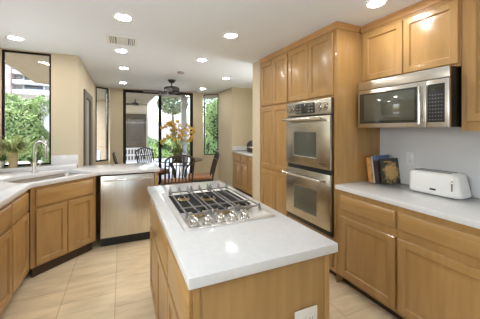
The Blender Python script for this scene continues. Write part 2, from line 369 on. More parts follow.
cabinet('pantry_cabinet', 'tall maple pantry cabinet beside the ovens, at the wall end', 'cabinet', (1.815, 3.264, 0), -R90, .689, .585, 0, 2.360,
        [('door', .030, 1.747, .352, 2.335), ('door', .357, 1.747, .672, 2.335), ('door', .030, .898, .352, 1.718), ('door', .357, .898, .672, 1.718),
         ('door', .030, .118, .352, .872), ('door', .357, .118, .672, .872)], crown=(.0, .690))
# upper cabinets
cabinet('upper_cabinet', 'maple two-door wall cabinet above the microwave', 'cabinet', (2.128, 1.820, 0), -R90, .822, .265, 1.862, 2.360,
        [('door', .040, 1.882, .420, 2.325), ('door', .428, 1.882, .812, 2.325)], toe=False, crown=(.001, .823), group='wall cabinets on the right')
cabinet('upper_cabinet', 'maple wall cabinet at the right edge beside the microwave', 'cabinet', (2.128, .996, 0), -R90, .52, .265, 1.412, 2.360,
        [('door', .036, 1.476, .49, 2.325)], toe=False, crown=(0, .52), group='wall cabinets on the right')

# island
cabinet('island_cabinet', 'near end of the maple island with a plain end panel and outlet', 'cabinet', (.236, 1.392, 0), -R90, .485, .613, 0, .873,
        [('drawer', .010, .628, .455, .845), ('door', .010, .118, .455, .610)], group='island cabinets')
isl = bpy.data.objects['island_cabinet']
# end panel facing the camera (local x = .486 side)
b = B(); box(b, .4855, .492, .004, .609, .0, .873, .001); obj('end_panel', b, 'wood', isl)
b = B(); box(b, .4925, .497, .585, .6125, 0, .873, .001); obj('corner_stile', b, 'wood', isl)
b = B(); box(b, .4925, .497, .000, .018, 0, .873, .001); obj('corner_stile', b, 'wood', isl)
cabinet('island_cabinet', 'far end of the maple island under the gas cooktop', 'cabinet', (.236, 2.420, 0), -R90, 1.027, .613, 0, .873,
        [('drawer', .12, .628, 1.020, .845), ('door', .12, .118, .565, .610), ('door', .570, .118, 1.020, .610)], group='island cabinets')
b = B(); box(b, .208, .882, .877, 2.442, .874, .914, .003)
tag(obj('island_countertop', b, 'quartz'), 'white quartz worktop of the island around the gas cooktop', 'countertop')

# left base run
cabinet('base_cabinet', 'maple base cabinet left of the sink run, cut by the left picture edge', 'cabinet', (-.798, 2.02, 0), R90, .571, .59, 0, .873,
        [('drawer', .01, .675, .560, .84), ('door', .01, .118, .560, .655)], group='base cabinets on the sink side')
cabinet('base_cabinet', 'narrow maple base cabinet between the left edge cabinet and the corner sink cabinet', 'cabinet', (-.798, 2.592, 0), R90, .430, .59, 0, .873,
        [('drawer', .008, .675, .395, .84), ('door', .008, .118, .395, .655)], group='base cabinets on the sink side')
TH = math.atan2(.478, .514); ux = Vector((math.cos(TH), math.sin(TH))); uy = Vector((-math.sin(TH), math.cos(TH))); A0 = Vector((-.771, 3.025))
def diag(x, y): p = A0 + ux*x + uy*y; return (p.x, p.y)
cx, cy = diag(.006, .026)
cabinet('sink_cabinet', 'angled two-door maple corner cabinet below the sink', 'cabinet', (cx, cy, 0), TH, .686, .042, 0, .873,
        [('drawer', .040, .675, .645, .84), ('door', .040, .118, .338, .655), ('door', .344, .118, .645, .655)], toe=False, group='base cabinets on the sink side')
for o in [bpy.data.objects['sink_cabinet']]:
    for ch in o.children:
        if ch.name.startswith('carcass'):
            bm = B(); box(bm, 0, .686, 0, .042, .10, .873); bm.to_mesh(ch.data); bm.free()
    obj('toe_kick', box(B(), .03, .66, .030, .042, 0, .10), 'toe', o)
# worktop with the sink cut-out
def rrect(x0, x1, y0, y1, r, n=5):
    out = []
    for cx, cy, a in ((x1-r, y0+r, -PI/2), (x1-r, y1-r, 0), (x0+r, y1-r, PI/2), (x0+r, y0+r, PI)):
        out += [(cx + r*math.cos(a + PI/2*k/n), cy + r*math.sin(a + PI/2*k/n)) for k in range(n+1)]
    return out
SX0, SX1, SY0, SY1 = -.04, .70, .09, .545
hole = [diag(*p) for p in rrect(SX0, SX1, SY0, SY1, .05)]
b = B(); prism(b, [(-1.396, .6), (-.771, .6), (-.771, 3.025), (-.257, 3.503), (.445, 3.503), (.455, 3.515), (.462, 4.2), (XN+.003, 4.2), (XN+.003, 4.081), (-1.396, 4.081)], .874, .914, [hole], .003)
tag(obj('countertop', b, 'quartz'), 'white quartz worktop turning the corner around the sink and over the dishwasher', 'countertop')
# sink bowl
t = thing('kitchen_sink', 'stainless steel undermount sink set in the corner worktop', 'sink', (A0.x, A0.y, 0), TH)
b = B(); rows = []
for x0, x1, y0, y1, r, z in ((SX0-.015, SX1+.015, SY0-.015, SY1+.015, .06, .8735), (SX0+.001, SX1-.001, SY0+.001, SY1-.001, .05, .8735), (SX0+.004, SX1-.004, SY0+.004, SY1-.004, .05, .862), (SX0+.012, SX1-.012, SY0+.012, SY1-.012, .05, .72), (SX0+.03, SX1-.03, SY0+.03, SY1-.03, .04, .70)):
    rows.append([b.verts.new((x, y, z)) for x, y in rrect(x0, x1, y0, y1, r)])
for r0, r1 in zip(rows, rows[1:]):
    n = len(r0)
    for k in range(n): b.faces.new((r0[k], r0[(k+1) % n], r1[(k+1) % n], r1[k]))
b.faces.new(rows[-1]); obj('bowl', b, 'nickel', t)
obj('drain', lathe(B(), [(.045, .7002), (.045, .703), (.03, .703), (.028, .7005)], .33, .30), 'chrome', t)
# faucet
fx, fy = -.925, 3.745
t = thing('faucet', 'brushed nickel gooseneck faucet standing behind the corner sink', 'faucet', (fx, fy, .914), TH)
obj('base', lathe(B(), [(.029, .0005), (.029, .012), (.022, .022), (.020, .11), (.017, .13)]), 'nickel', t)
pts = [(0, 0, .12), (0, 0, .25)]
for k in range(0, 11):
    a = PI*k/10; pts.append((.0+.045*(1-math.cos(a))*.7, -.075*(1-math.cos(a))*.7, .285 + .085*math.sin(a)))
pts.append((.063, -.105, .235))
obj('spout', tube(B(), pts, .0165, 12), 'nickel', t)
obj('spray_head', cyl(B(), (.063, -.105, .235), (.063, -.105, .175), .017, .015), 'nickel', t)
obj('handle', tube(B(), [(.02, 0, .075), (.045, 0, .082), (.085, -.01, .125)], [.009, .008, .006], 8), 'nickel', t)

# dishwasher
t = thing('dishwasher', 'stainless steel dishwasher under the end of the peninsula worktop', 'dishwasher', (-.236, 3.522, 0), 0)
obj('tub', box(B(), 0, .622, .03, .575, .09, .868), 'black', t)
obj('door', box(B(), .004, .618, -.015, .029, .112, .858, .006), 'steel_v', t)
b = B(); tube(b, [(.035, -.052, .808), (.587, -.052, .808)], .0105, 12); cyl(b, (.06, -.052, .808), (.06, -.014, .808), .008); cyl(b, (.562, -.052, .808), (.562, -.014, .808), .008)
obj('handle', b, 'chrome', t)
obj('kick_plate', box(B(), .004, .618, .035, .06, .0, .09), 'black', t)
b = B(); box(b, .388, .432, 3.522, 4.10, 0, .873, .002)
tag(obj('end_panel', b, 'wood'), 'maple end panel closing the peninsula beside the dishwasher', 'panel')
b = B(); box(b, -.53, .387, 4.10, 4.125, 0, .873)
tag(obj('back_panel', b, 'wood'), 'maple panel on the dining side of the peninsula', 'panel')

# ---------------------------------------------------------------- wall ovens
t = thing('double_oven', 'stainless steel double wall oven in the tall maple cabinet', 'oven', (1.812, 2.570, 0), -R90)
OW0, OW1 = .0, .712
obj('chassis', box(B(), OW0+.016, OW1-.012, .004, .50, .397, 1.718), 'black', t)
obj('surround', box(B(), OW0, OW1, -.014, .002, .405, 1.722, .002), 'black', t)
cp = obj('control_panel', box(B(), OW0, OW1, -.034, -.0142, 1.570, 1.724, .005), 'steel', t)
obj('display', box(B(), .168, .490, -.0365, -.0342, 1.590, 1.700, .001), 'blackglass', cp)
for r in range(3):
    for k in (0, 1, 4, 5): obj('button', box(B(), .185+.05*k, .215+.05*k, -.0375, -.0366, 1.605+.032*r, 1.618+.032*r), 'greyslot', cp)
for kx in (.030, .100, .545, .632):
    b = B(); cyl(b, (kx+.006, -.034, 1.648), (kx+.006, -.040, 1.648), .033, .033, 24); cyl(b, (kx+.006, -.040, 1.648), (kx+.006, -.066, 1.648), .026, .022, 24)
    k = obj('knob', b, 'chrome', cp); obj('skirt', cyl(B(), (kx+.006, -.0345, 1.648), (kx+.006, -.0385, 1.648), .037, .037, 24), 'black', k)
def oven_door(z0, z1, w0, w1, hz, badge):
    d = obj('door', box(B(), OW0, OW1, -.044, -.0142, z0, z1, .006), 'steel', t)
    b = B(); ringpanel(b, .145, .532, w0-.012, w1+.012, [(0, -.002), (0, .002), (.008, .002), (.014, -.001)], -.0442); obj('window_trim', b, 'nickel', d, smooth=20)
    obj('window', box(B(), .158, .519, -.0465, -.0442, w0+.002, w1-.002), 'ovenglass', d)
    b = B(); tube(b, [(.0, -.092, hz), (.640, -.092, hz)], .0125, 14)
    for hx in (.045, .595): cyl(b, (hx, -.092, hz), (hx, -.043, hz), .010)
    obj('handle', b, 'chrome', d)
    if badge:
        b = B(); box(b, .565, .655, -.0462, -.0442, z0+.045, z0+.053); box(b, .605, .665, -.0462, -.0442, z0+.028, z0+.035); obj('badge', b, 'black', d)
oven_door(1.035, 1.556, 1.135, 1.395, 1.527, True)
oven_door(.462, .992, .548, .805, .925, False)
obj('lower_vent', box(B(), OW0+.004, OW1-.004, -.020, -.0142, .410, .456, .002), 'black', t)

# ---------------------------------------------------------------- microwave
t = thing('microwave', 'stainless steel over-counter microwave mounted below the two-door wall cabinet', 'microwave', (2.036, 1.764, 0), -R90)
MWD = .748
obj('case', box(B(), .0, MWD, .012, .352, 1.440, 1.858, .003), 'black', t)
obj('vent_strip', box(B(), .0, MWD-.001, -.012, .0115, 1.782, 1.858, .003), 'steel_m', t)
DW = .600
d = obj('door', box(B(), .0, DW, -.016, .0115, 1.437, 1.778, .004), 'steel_m', t)
obj('door_glass', box(B(), .022, .552, -.0185, -.0162, 1.474, 1.745, .001), 'blackglass', d)
obj('window', box(B(), .070, .520, -.0200, -.0187, 1.497, 1.728, .001), 'ovenglass', d)
b = B(); tube(b, [(.570, -.048, 1.462), (.570, -.048, 1.752)], .012, 14)
for z in (1.485, 1.73): cyl(b, (.570, -.048, z), (.570, -.015, z), .009)
obj('handle', b, 'chrome', d)
cp = obj('control_panel', box(B(), DW+.002, MWD, -.016, .0115, 1.437, 1.778, .004), 'steel_m', t)
obj('keypad', box(B(), .610, .722, -.0185, -.0162, 1.474, 1.745, .001), 'black', cp)
obj('display', box(B(), .620, .712, -.0195, -.0187, 1.70, 1.735), 'blackglass', cp)
for r in range(8):
    for k in range(5): obj('button', box(B(), .622+.019*k, .632+.019*k, -.0193, -.0186, 1.488+.025*r, 1.496+.025*r), 'greyslot', cp)
obj('badge', box(B(), .455, .505, -.0172, -.0162, 1.450, 1.458), 'brass', d)

# ---------------------------------------------------------------- cooktop
CX0, CX1, CY0, CY1 = .282, .822, 1.285, 2.125
t = thing('gas_cooktop', 'stainless steel five burner gas cooktop set into the island worktop', 'cooktop', (CX0, CY0, .914), 0)
CW, CL = CX1-CX0, CY1-CY0
b = B(); rows = []
for ins, z in ((0, .0006), (.003, .006), (.022, .009), (.032, .004)): rows.append([b.verts.new((x, y, z)) for x, y in rrect(ins, CW-ins, ins, CL-ins, .02)])
for r0, r1 in zip(rows, rows[1:]):
    for k in range(len(r0)): b.faces.new((r0[k], r0[(k+1) % len(r0)], r1[(k+1) % len(r0)], r1[k]))
b.faces.new(rows[-1]); b.faces.new(rows[0][::-1]); obj('pan', b, 'pan', t)
for k in range(5):
    kx, ky = .062 + k*.0735, .050
    kn = obj('knob', lathe(B(), [(.0225, .012), (.0215, .034), (.0195, .040), (.004, .041)], kx, ky), 'chrome', t)
    obj('bezel', lathe(B(), [(.027, .0045), (.027, .009), (.023, .0118)], kx, ky), 'nickel', kn)
    obj('pointer', box(B(), kx-.005, kx+.005, ky-.019, ky+.019, .0415, .052, .0015), 'chrome', kn)
def burner(x, y, r):
    bn = obj('burner', lathe(B(), [(r*1.25, .0075), (r*1.25, .012), (r, .016), (r, .022), (r*.4, .0225)], x, y), 'brass', t)
    obj('cap', lathe(B(), [(r*.82, .0228), (r*.88, .028), (r*.8, .032), (.004, .033)], x, y), 'burner', bn)
GY0, GY1 = .165, .745
for x0, x1 in ((.045, .200), (.206, .361), (.367, .522)):
    tr = obj('burner_tray', box(B(), x0-.008, x1-.0022, .285, GY1-.02, .0044, .0072, .001, 1), 'burner', t)
burner(.122, .215, .036); burner(.122, .575, .034); burner(.284, .215, .036); burner(.284, .52, .046); burner(.445, .245, .040)
def lump(p): return p
for g0 in (.044, .205, .366):
    b = B(); zt, hb = .031, .009; wd = .156
    for y in (GY0, .300, GY1-.014): box(b, g0, g0+wd, y, y+.008, zt-hb, zt, .002, 1)
    for k in range(3):
        x = g0 + .006 + k*(wd-.021)/2
        box(b, x+.001, x+.008, GY0, GY1, zt-hb+.001, zt+.002, .002, 1)
        cyl(b, (x+.0045, GY1-.006, zt-.004), (x+.0045, GY1+.004, zt+.034), .016, .004, 8)
        cyl(b, (x+.0045, GY0+.006, zt-.004), (x+.0045, GY0-.004, zt+.012), .009, .004, 8)
    for x, y in ((g0, GY0), (g0+wd-.012, GY0), (g0, GY1-.014), (g0+wd-.012, GY1-.014)): box(b, x, x+.012, y, y+.012, .0095, zt-hb)
    obj('grate', b, 'iron', t)

# ---------------------------------------------------------------- things on the right worktop
def cover_mat(name, base, blob, sc):
    m = mat(name, base, .3); L = m.node_tree.links.new; bs = m.node_tree.nodes['Principled BSDF']
    tc = node(m, 'ShaderNodeTexCoord'); v = node(m, 'ShaderNodeTexVoronoi'); v.inputs['Scale'].default_value = sc
    dist = node(m, 'ShaderNodeVectorMath', operation='DISTANCE'); dist.inputs[1].default_value = (.018, .115, .105)
    ad = node(m, 'ShaderNodeMath', operation='MULTIPLY_ADD'); ad.inputs[1].default_value = -6.2
    a2 = node(m, 'ShaderNodeMath', operation='MULTIPLY_ADD'); a2.inputs[1].default_value = -.5
    rp = node(m, 'ShaderNodeValToRGB'); rp.color_ramp.elements[0].position = .05; rp.color_ramp.elements[1].position = .35
    rp.color_ramp.elements[0].color = (*base, 1); rp.color_ramp.elements[1].color = (*blob, 1)
    ad.inputs[2].default_value = .95
    L(tc.outputs['Object'], dist.inputs[0]); L(dist.outputs['Value'], ad.inputs[0]); L(tc.outputs['Object'], v.inputs['Vector'])
    L(v.outputs['Distance'], a2.inputs[0]); L(ad.outputs[0], a2.inputs[2]); L(a2.outputs[0], rp.inputs[0]); L(rp.outputs[0], bs.inputs['Base Color']); return m
M['paper'] = mat('book_paper', (.75, .71, .60), .8)
M['orange'] = noisy('orange_cover', (.66, .25, .05), (.75, .36, .10), 8, .4)
M['tanorange'] = noisy('tan_orange_cover', (.62, .33, .10), (.20, .08, .03), 14, .4, lo=.5, hi=.62)
M['palegrey'] = mat('grey_cover', (.52, .50, .46), .45)
M['blueblack'] = noisy('blue_black_cover', (.015, .017, .025), (.08, .05, .045), 9, .35)
M['bluetop'] = mat('blue_cover', (.09, .15, .27), .4)
M['foodcover'] = cover_mat('bread_cover', (.045, .045, .028), (.62, .40, .15), 26)
def book(label, loc, yaw, tilt, th, dp, hh, cm, back=None):
    """spine faces -y (towards the room), thickness along x, the front cover is the +x side"""
    t = thing('book', label, 'book', loc, yaw, 'books leaning on the tall cabinet'); t.rotation_euler = (0, tilt, yaw)
    b = B(); box(b, 0, .0025, .0, dp, 0, hh, .0008, 1); box(b, th-.0025, th, .0, dp, 0, hh, .0008, 1); box(b, .0025, th-.0025, 0, .003, 0, hh)
    obj('cover', b, cm, t); obj('pages', box(B(), .0027, th-.0027, .0032, dp-.004, .003, hh-.003), 'paper', t)
    return t
# each book leans back against the cabinet side, local x = world -Y
tl = -.13; zt = .9152
yy = 1.765
book('thin orange book leaning on the cabinet side, first of the row', (2.165, yy, zt), -R90, tl, .022, .17, .235, 'orange')
book('tan and orange book with dark marks, second in the row', (2.160, yy-.024, zt), -R90, tl, .026, .17, .240, 'tanorange')
book('pale grey book in the middle of the row', (2.168, yy-.052, zt), -R90, tl, .022, .17, .250, 'palegrey')
tb = book('thick black book with a blue top band beside the front cookbook', (2.160, yy-.076, zt), -R90, tl, .044, .17, .258, 'blueblack')
obj('top_band', box(B(), -.0008, .0448, -.0012, .171, .215, .2586), 'bluetop', tb)
tf = book('dark green cookbook showing bread loaves on its front cover', (2.178, yy-.128, zt), math.radians(-95), tl, .018, .215, .235, 'foodcover')
obj('title', box(B(), .0182, .0188, .03, .13, .200, .209), 'tanorange', tf)
# toaster
t = thing('toaster', 'long white plastic toaster on the right worktop', 'toaster', (2.175, 1.400, .914), math.radians(-88))
L_, D_, H_ = .345, .185, .178
b = B(); prof = rrect(0, L_, 0, D_, .045, 6)
prof = [(x, y) for x, y in prof]
rows = []
for ins, z in ((.008, .006), (.002, .014), (.0, .03), (.003, H_-.03), (.008, H_-.010), (.018, H_)): 
    rows.append([b.verts.new((x, y, z)) for x, y in rrect(ins, L_+.03*(1-z/H_)-ins, ins, D_-ins, .04, 6)])
for r0, r1 in zip(rows, rows[1:]):
    for k in range(len(r0)): b.faces.new((r0[k], r0[(k+1) % len(r0)], r1[(k+1) % len(r0)], r1[k]))
b.faces.new(rows[-1]); b.faces.new(rows[0][::-1]); obj('housing', b, 'white', t, smooth=50)
obj('bread_slot', box(B(), .035, L_-.050, .030, .058, H_+.0002, H_+.002), 'greyslot', t)
obj('bread_slot', box(B(), .035, L_-.050, .110, .138, H_+.0002, H_+.002), 'greyslot', t)
obj('badge', box(B(), .170, .212, -.0012, .0018, .040, .054, .0005), 'black', t)
lv = obj('lever_slot', box(B(), .312, .322, -.0005, .004, .055, .130), 'greyslot', t); obj('lever', box(B(), .300, .334, -.012, -.001, .112, .124, .004), 'white', lv)
obj('end_cap', box(B(), .329, .3315, -.0005, .003, .012, .155), 'ivory', t)
for x, y in ((.04, .03), (.31, .03), (.04, .15), (.31, .15)): obj('foot', cyl(B(), (x, y, .0005), (x, y, .0065), .012), 'black', t)
def outlet(label, loc, rot, wd, n):
    t = thing('electrical_outlet', label, 'outlet', loc, rot)
    obj('cover_plate', box(B(), -wd/2, wd/2, -.006, -.0005, -.060, .060, .002), 'ivory' if n > 1 else 'platewhite', t)
    for k in range(n):
        x = (k-(n-1)/2)*.046
        s = obj('socket', box(B(), x-.017, x+.017, -.008, -.0062, -.034, .034, .002), 'ivory' if n > 1 else 'platewhite', t)
        b = B()
        for z in (-.018, .018): box(b, x-.008, x-.005, -.0086, -.0081, z-.005, z+.005); box(b, x+.005, x+.008, -.0086, -.0081, z-.005, z+.005)
        obj('slots', b, 'greyslot' if n > 1 else 'nickel', s)
outlet('ivory double electrical outlet on the end panel of the island', (.715, .8945, .600), 0, .118, 2)
outlet('white electrical outlet on the backsplash between books and toaster', (2.395, 1.512, 1.155), -R90, .072, 1)

# ---------------------------------------------------------------- ceiling fittings
def can(label, x, y, first=[None]):
    if first[0] is None:
        t = thing('recessed_light', label, 'ceiling light', (x, y, H), 0, 'recessed ceiling lights')
        obj('trim_ring', lathe(B(), [(.080, -.0005), (.078, -.006), (.063, -.008), (.061, -.002)], cap=False), 'white', t)
        obj('lens', lathe(B(), [(.060, -.0012), (.060, -.0045), (.01, -.0050)]), 'lens', t)
        first[0] = t; return t
    return dup(first[0], (x, y, H), 0, label, 'recessed ceiling lights')
can('recessed light in the white ceiling on the camera side of the air vent', .012, 2.511)
can('recessed light just beyond the ceiling air vent', -.005, 3.594)
can('recessed light between the air vent and the sliding door corner, third of that line', .03, 4.603)
can('recessed light nearest the left corner of the dark sliding door', .022, 6.046)
can('large recessed light over the middle of the kitchen, in front of the pantry', 1.045, 2.529)
can('recessed light in the ceiling right of the smoke detector, mid-size of the centre ones', 1.04, 3.593)
can('recessed light in front of the alcove beside the pantry', 1.835, 4.688)
can('small recessed light in front of the narrow hedge window', 1.800, 6.150)
can('recessed light above the upper cabinets, cut by the top picture edge', 1.813, 1.412)
can('recessed light in front of the sink window', -1.051, 3.565)
t = thing('air_vent', 'white rectangular air vent with dark slots in the ceiling', 'vent', (.006, 3.19, H), 0)
b = B(); frame2d(b, -.16, .16, -.008, -.0005, -.15, .15, .024)
for v in b.verts: v.co = Vector((v.co.x, v.co.z, v.co.y))
obj('frame', b, 'white', t)
obj('backing', box(B(), -.138, .138, -.128, .128, -.0024, -.0008), 'greyslot', t)
b = B()
for k in range(9): box(b, -.06 + k*.0 , .06, -.118 + k*.028, -.102 + k*.028, -.006, -.0026)
for s in (-1, 1):
    for k in range(4): x = s*(.078 + k*.018); box(b, x-.005, x+.005, -.126, .126, -.006, -.0026)
obj('louver', b, 'white', t)
t = thing('smoke_detector', 'small round grey detector on the ceiling before the fan', 'detector', (.928, 4.52, H), 0)
obj('housing', lathe(B(), [(.062, -.0005), (.062, -.012), (.052, -.030), (.01, -.034)]), 'greyblind', t)
t = thing('ceiling_fan', 'dark bronze ceiling fan hanging over the dining table', 'fan', (.915, 5.33, H), 0)
obj('mount', lathe(B(), [(.075, -.0005), (.072, -.02), (.045, -.055), (.018, -.065)][::-1]), 'fan', t)
obj('downrod', cyl(B(), (0, 0, -.06), (0, 0, -.135), .014), 'fan', t)
obj('motor', lathe(B(), [(.05, -.13), (.135, -.145), (.155, -.165), (.155, -.235), (.135, -.255), (.07, -.265), (.062, -.295), (.02, -.305)][::-1]), 'fan', t)
for k in range(5):
    a = 2*PI*k/5 + .62; R = Matrix.Rotation(a, 4, 'Z') @ Matrix.Rotation(.2, 4, 'X')
    b = B(); box(b, .20, .54, -.06, .06, -.004, .004, .003); bmesh.ops.transform(b, matrix=Matrix.Translation((0, 0, -.250)) @ R, verts=b.verts[:])
    bl = obj('blade', b, 'fanblade', t)
    b = B(); box(b, .06, .26, -.018, .018, -.008, -.0042); bmesh.ops.transform(b, matrix=Matrix.Translation((0, 0, -.250)) @ R, verts=b.verts[:]); obj('bracket', b, 'fan', bl)

# ---------------------------------------------------------------- plants by the sink
def grassy(label, loc, r, ph, n, L, mt, pot, name='potted_grass', lean=(.1, 1.1), wd=.012, droop=1.3):
    t = thing(name, label, 'plant', loc, 0)
    obj('pot', lathe(B(), [(r*.72, .0005), (r*.85, ph*.3), (r, ph*.85), (r*1.04, ph), (r*.9, ph), (r*.88, ph*.9)]), pot, t)
    obj('soil', lathe(B(), [(r*.86, ph*.86), (r*.86, ph*.9)]), 'soil', t)
    b = B()
    for _ in range(n):
        a = random.uniform(0, 2*PI); q = r*.6*math.sqrt(random.random())
        blade(b, (q*math.cos(a), q*math.sin(a), ph*.9), (az := a + random.gauss(0, .4)), L*random.uniform(.6, 1.15)*(.5 if math.sin(az) < -.25 else 1), random.uniform(*lean), wd, droop)
    for v in b.verts: v.co.y = min(v.co.y, 4.055-loc[1]); v.co.x = max(v.co.x, -1.385-loc[0]); v.co.z = max(v.co.z, .005)
    obj('foliage', b, mt, t, smooth=60); return t
grassy('large arching grass plant in a woven pot on the sill of the sink window', (-1.185, 3.96, .9625), .052, .185, 260, .46, 'grass', 'basket', lean=(-.05, .8), wd=.011, droop=2.5)
grassy('small leafy plant in a tan pot behind the faucet', (-.992, 3.985, .9625), .038, .075, 90, .17, 'leafdark', 'potgold', name='potted_plant', lean=(.3, 1.3), wd=.026)
grassy('leafy plant at the left picture edge on the window sill', (-1.315, 4.0, .9625), .033, .085, 80, .13, 'leafdark', 'white', name='potted_plant', lean=(.1, 1.0), wd=.026)

# ---------------------------------------------------------------- dining nook
def chair(loc, rot, label):
    t = thing('dining_chair', label, 'chair', loc, rot, 'dining chairs')
    W, D = .50, .48
    b = B(); box(b, -W/2+.01, W/2-.01, -D/2, D/2-.02, .405, .425, .004); box(b, -W/2, W/2, -D/2-.004, D/2-.016, .385, .406, .004); obj('seat_frame', b, 'rattan', t)
    b = B(); box(b, -W/2+.012, W/2-.012, -D/2, D/2-.03, .4255, .490, .026, 4); obj('cushion', b, 'leather', t, smooth=60)
    for sx in (-1, 1):
        obj('leg', tube(B(), [(sx*(W/2-.02), -D/2+.02, .384), (sx*(W/2-.015), -D/2+.01, .2), (sx*(W/2), -D/2-.01, .001)], [.018, .016, .014], 8), 'rattan', t)
        obj('leg', tube(B(), [(sx*(W/2-.02), D/2-.04, .384), (sx*(W/2-.015), D/2-.01, .2), (sx*(W/2), D/2+.03, .001)], [.018, .016, .014], 8), 'rattan', t)
    def by(z): return D/2 - .005 + .15*((z-.42)/.56)**1.3
    fr = []
    for k in range(9): z = .40 + .47*k/8; fr.append((-W/2+.02 - .015*(k/8), by(max(z, .42)), z))
    top = []
    for k in range(1, 12):
        a = PI*k/12; top.append((-(W/2+.0)*math.cos(a), by(.90), .87 + .105*math.sin(a)))
    fr = fr + top + [(-x, y, z) for x, y, z in fr[::-1]]
    bk = obj('backrest', tube(B(), fr, .016, 8), 'rattan', t)
    for k in range(7):
        x = -.18 + .06*k; zt = .865 + .105*math.sqrt(max(0, 1-(x/(W/2))**2))
        obj('slat', tube(B(), [(x, by(.5), .50), (x, by(.7), .70), (x, by(zt), zt-.012)], .010, 6), 'rattan', bk)
    obj('rail', tube(B(), [(-W/2+.02, by(.5), .50), (0, by(.5)+.01, .50), (W/2-.02, by(.5), .50)], .011, 6), 'rattan', bk)
    obj('rail', tube(B(), [(-W/2+.01, by(.78), .80), (0, by(.78)+.01, .80), (W/2-.01, by(.78), .80)], .009, 6), 'rattan', bk)
    return t
c0 = chair((.905, 4.80, 0), PI, 'dark slat-back dining chair seen from behind, in front of the round table')
dup(c0, (1.46, 5.20, 0), math.radians(-102), 'dark dining chair with brown seat, side view, right of the round table')
dup(c0, (.70, 6.30, 0), math.radians(38), 'dark dining chair behind the round table on the window side')
dup(c0, (.22, 5.56, 0), math.radians(90), 'dark dining chair whose back tops the peninsula near the sliding door')
t = thing('dining_table', 'round glass-topped dining table with dark metal base', 'table', (1.16, 5.80, 0), 0)
obj('tabletop', lathe(B(), [(.50, .735), (.505, .741), (.50, .747)]), 'tableglass', t)
obj('rim', tube(B(), [(.507*math.cos(2*PI*k/48), .507*math.sin(2*PI*k/48), .741) for k in range(48)], .009, 8, closed=True), 'rattan', t)
obj('apron', tube(B(), [(.30*math.cos(2*PI*k/32), .30*math.sin(2*PI*k/32), .718) for k in range(32)], .014, 8, closed=True), 'rattan', t)
for k in range(4):
    a = PI/4 + PI/2*k; c, s = math.cos(a), math.sin(a)
    obj('leg', tube(B(), [(.30*c, .30*s, .716), (.16*c, .16*s, .52), (.13*c, .13*s, .32), (.30*c, .30*s, .013)], [.018, .018, .018, .014], 8), 'rattan', t)
# flower arrangement
t = thing('flower_arrangement', 'tall yellow flowers and green leaves in a pot on the dining table', 'flowers', (1.13, 5.80, .7475), 0)
obj('vase', lathe(B(), [(.075, .0005), (.10, .05), (.105, .10), (.085, .14), (.09, .155), (.075, .155), (.07, .12)]), 'browndoor', t)
b = B()
for _ in range(170):
    a = random.uniform(0, 2*PI); blade(b, (.05*math.cos(a), .05*math.sin(a), .13), a, random.uniform(.16, .30), random.uniform(.1, 1.0), .022, 1.5)
obj('foliage', b, 'grass', t, smooth=60)
b = B(); bp = B()
for k in range(44):
    a = random.uniform(0, 2*PI); R = .36*math.sqrt(random.random()); hx, hy = R*math.cos(a)*1.0, R*math.sin(a)*.6; hz = random.uniform(.50, .92) - R*.4
    tube(b, [(.02*math.cos(a), .02*math.sin(a), .12), (hx*.35, hy*.35, hz*.6), (hx, hy, hz)], .0035, 5)
    for _ in range(24):
        o = rv().normalized()*random.uniform(.015, .05); leaf(bp, Vector((hx, hy, hz)) + o, rv(), random.uniform(.03, .05), 1.5)
obj('stem', b, 'grass', t); obj('blossoms', bp, 'petal', t, smooth=None)
# alcove buffet
cabinet('buffet_cabinet', 'two-door maple cabinet standing in the alcove beside the pantry', 'cabinet', (2.395, 5.655, 0), -R90, .84, .595, 0, .873,
        [('drawer', .10, .70, .44, .845), ('drawer', .455, .70, .80, .845), ('door', .10, .118, .44, .68), ('door', .455, .118, .80, .68)], group='alcove cabinets')
cabinet('buffet_cabinet', 'maple alcove cabinet half hidden behind the end wall of the pantry', 'cabinet', (2.395, 4.814, 0), -R90, .84, .595, 0, .873,
        [('drawer', .04, .70, .41, .845), ('drawer', .425, .70, .80, .845), ('door', .04, .118, .41, .68), ('door', .425, .118, .80, .68)], group='alcove cabinets')
b = B(); box(b, 2.365, 2.993, 3.98, 5.664, .874, .914, .003); tag(obj('countertop', b, 'quartz'), 'pale worktop on the alcove cabinets under the dark appliance', 'countertop')
t = thing('slow_cooker', 'dark round countertop cooker with a chrome band in the alcove', 'appliance', (2.66, 5.13, .914), 0)
obj('body', lathe(B(), [(.11, .0005), (.145, .02), (.155, .08), (.155, .15), (.148, .16)]), 'slate', t)
obj('band', lathe(B(), [(.157, .095), (.159, .10), (.159, .125), (.157, .13)], cap=False), 'chrome', t)
ld = obj('lid', lathe(B(), [(.15, .1605), (.145, .19), (.11, .235), (.05, .262), (.01, .266)]), 'slate', t)
obj('knob', lathe(B(), [(.014, .2665), (.022, .285), (.016, .297)]), 'black', ld)

# ---------------------------------------------------------------- outdoors
struct('ground_patio', prism(B(), [(-14, 4.22), (-1.54, 4.22), (-.68, 4.22), (-.68, 6.72), (-.31, 7.04), (2.07, 7.04), (2.51, 6.68), (2.51, 5.82), (14, 5.82), (14, 26), (-14, 26)], -.14, -.04), 'paving')
struct('ground_side', box(B(), -14, -2.74, -6, 4.2, -.14, -.04), 'paving')
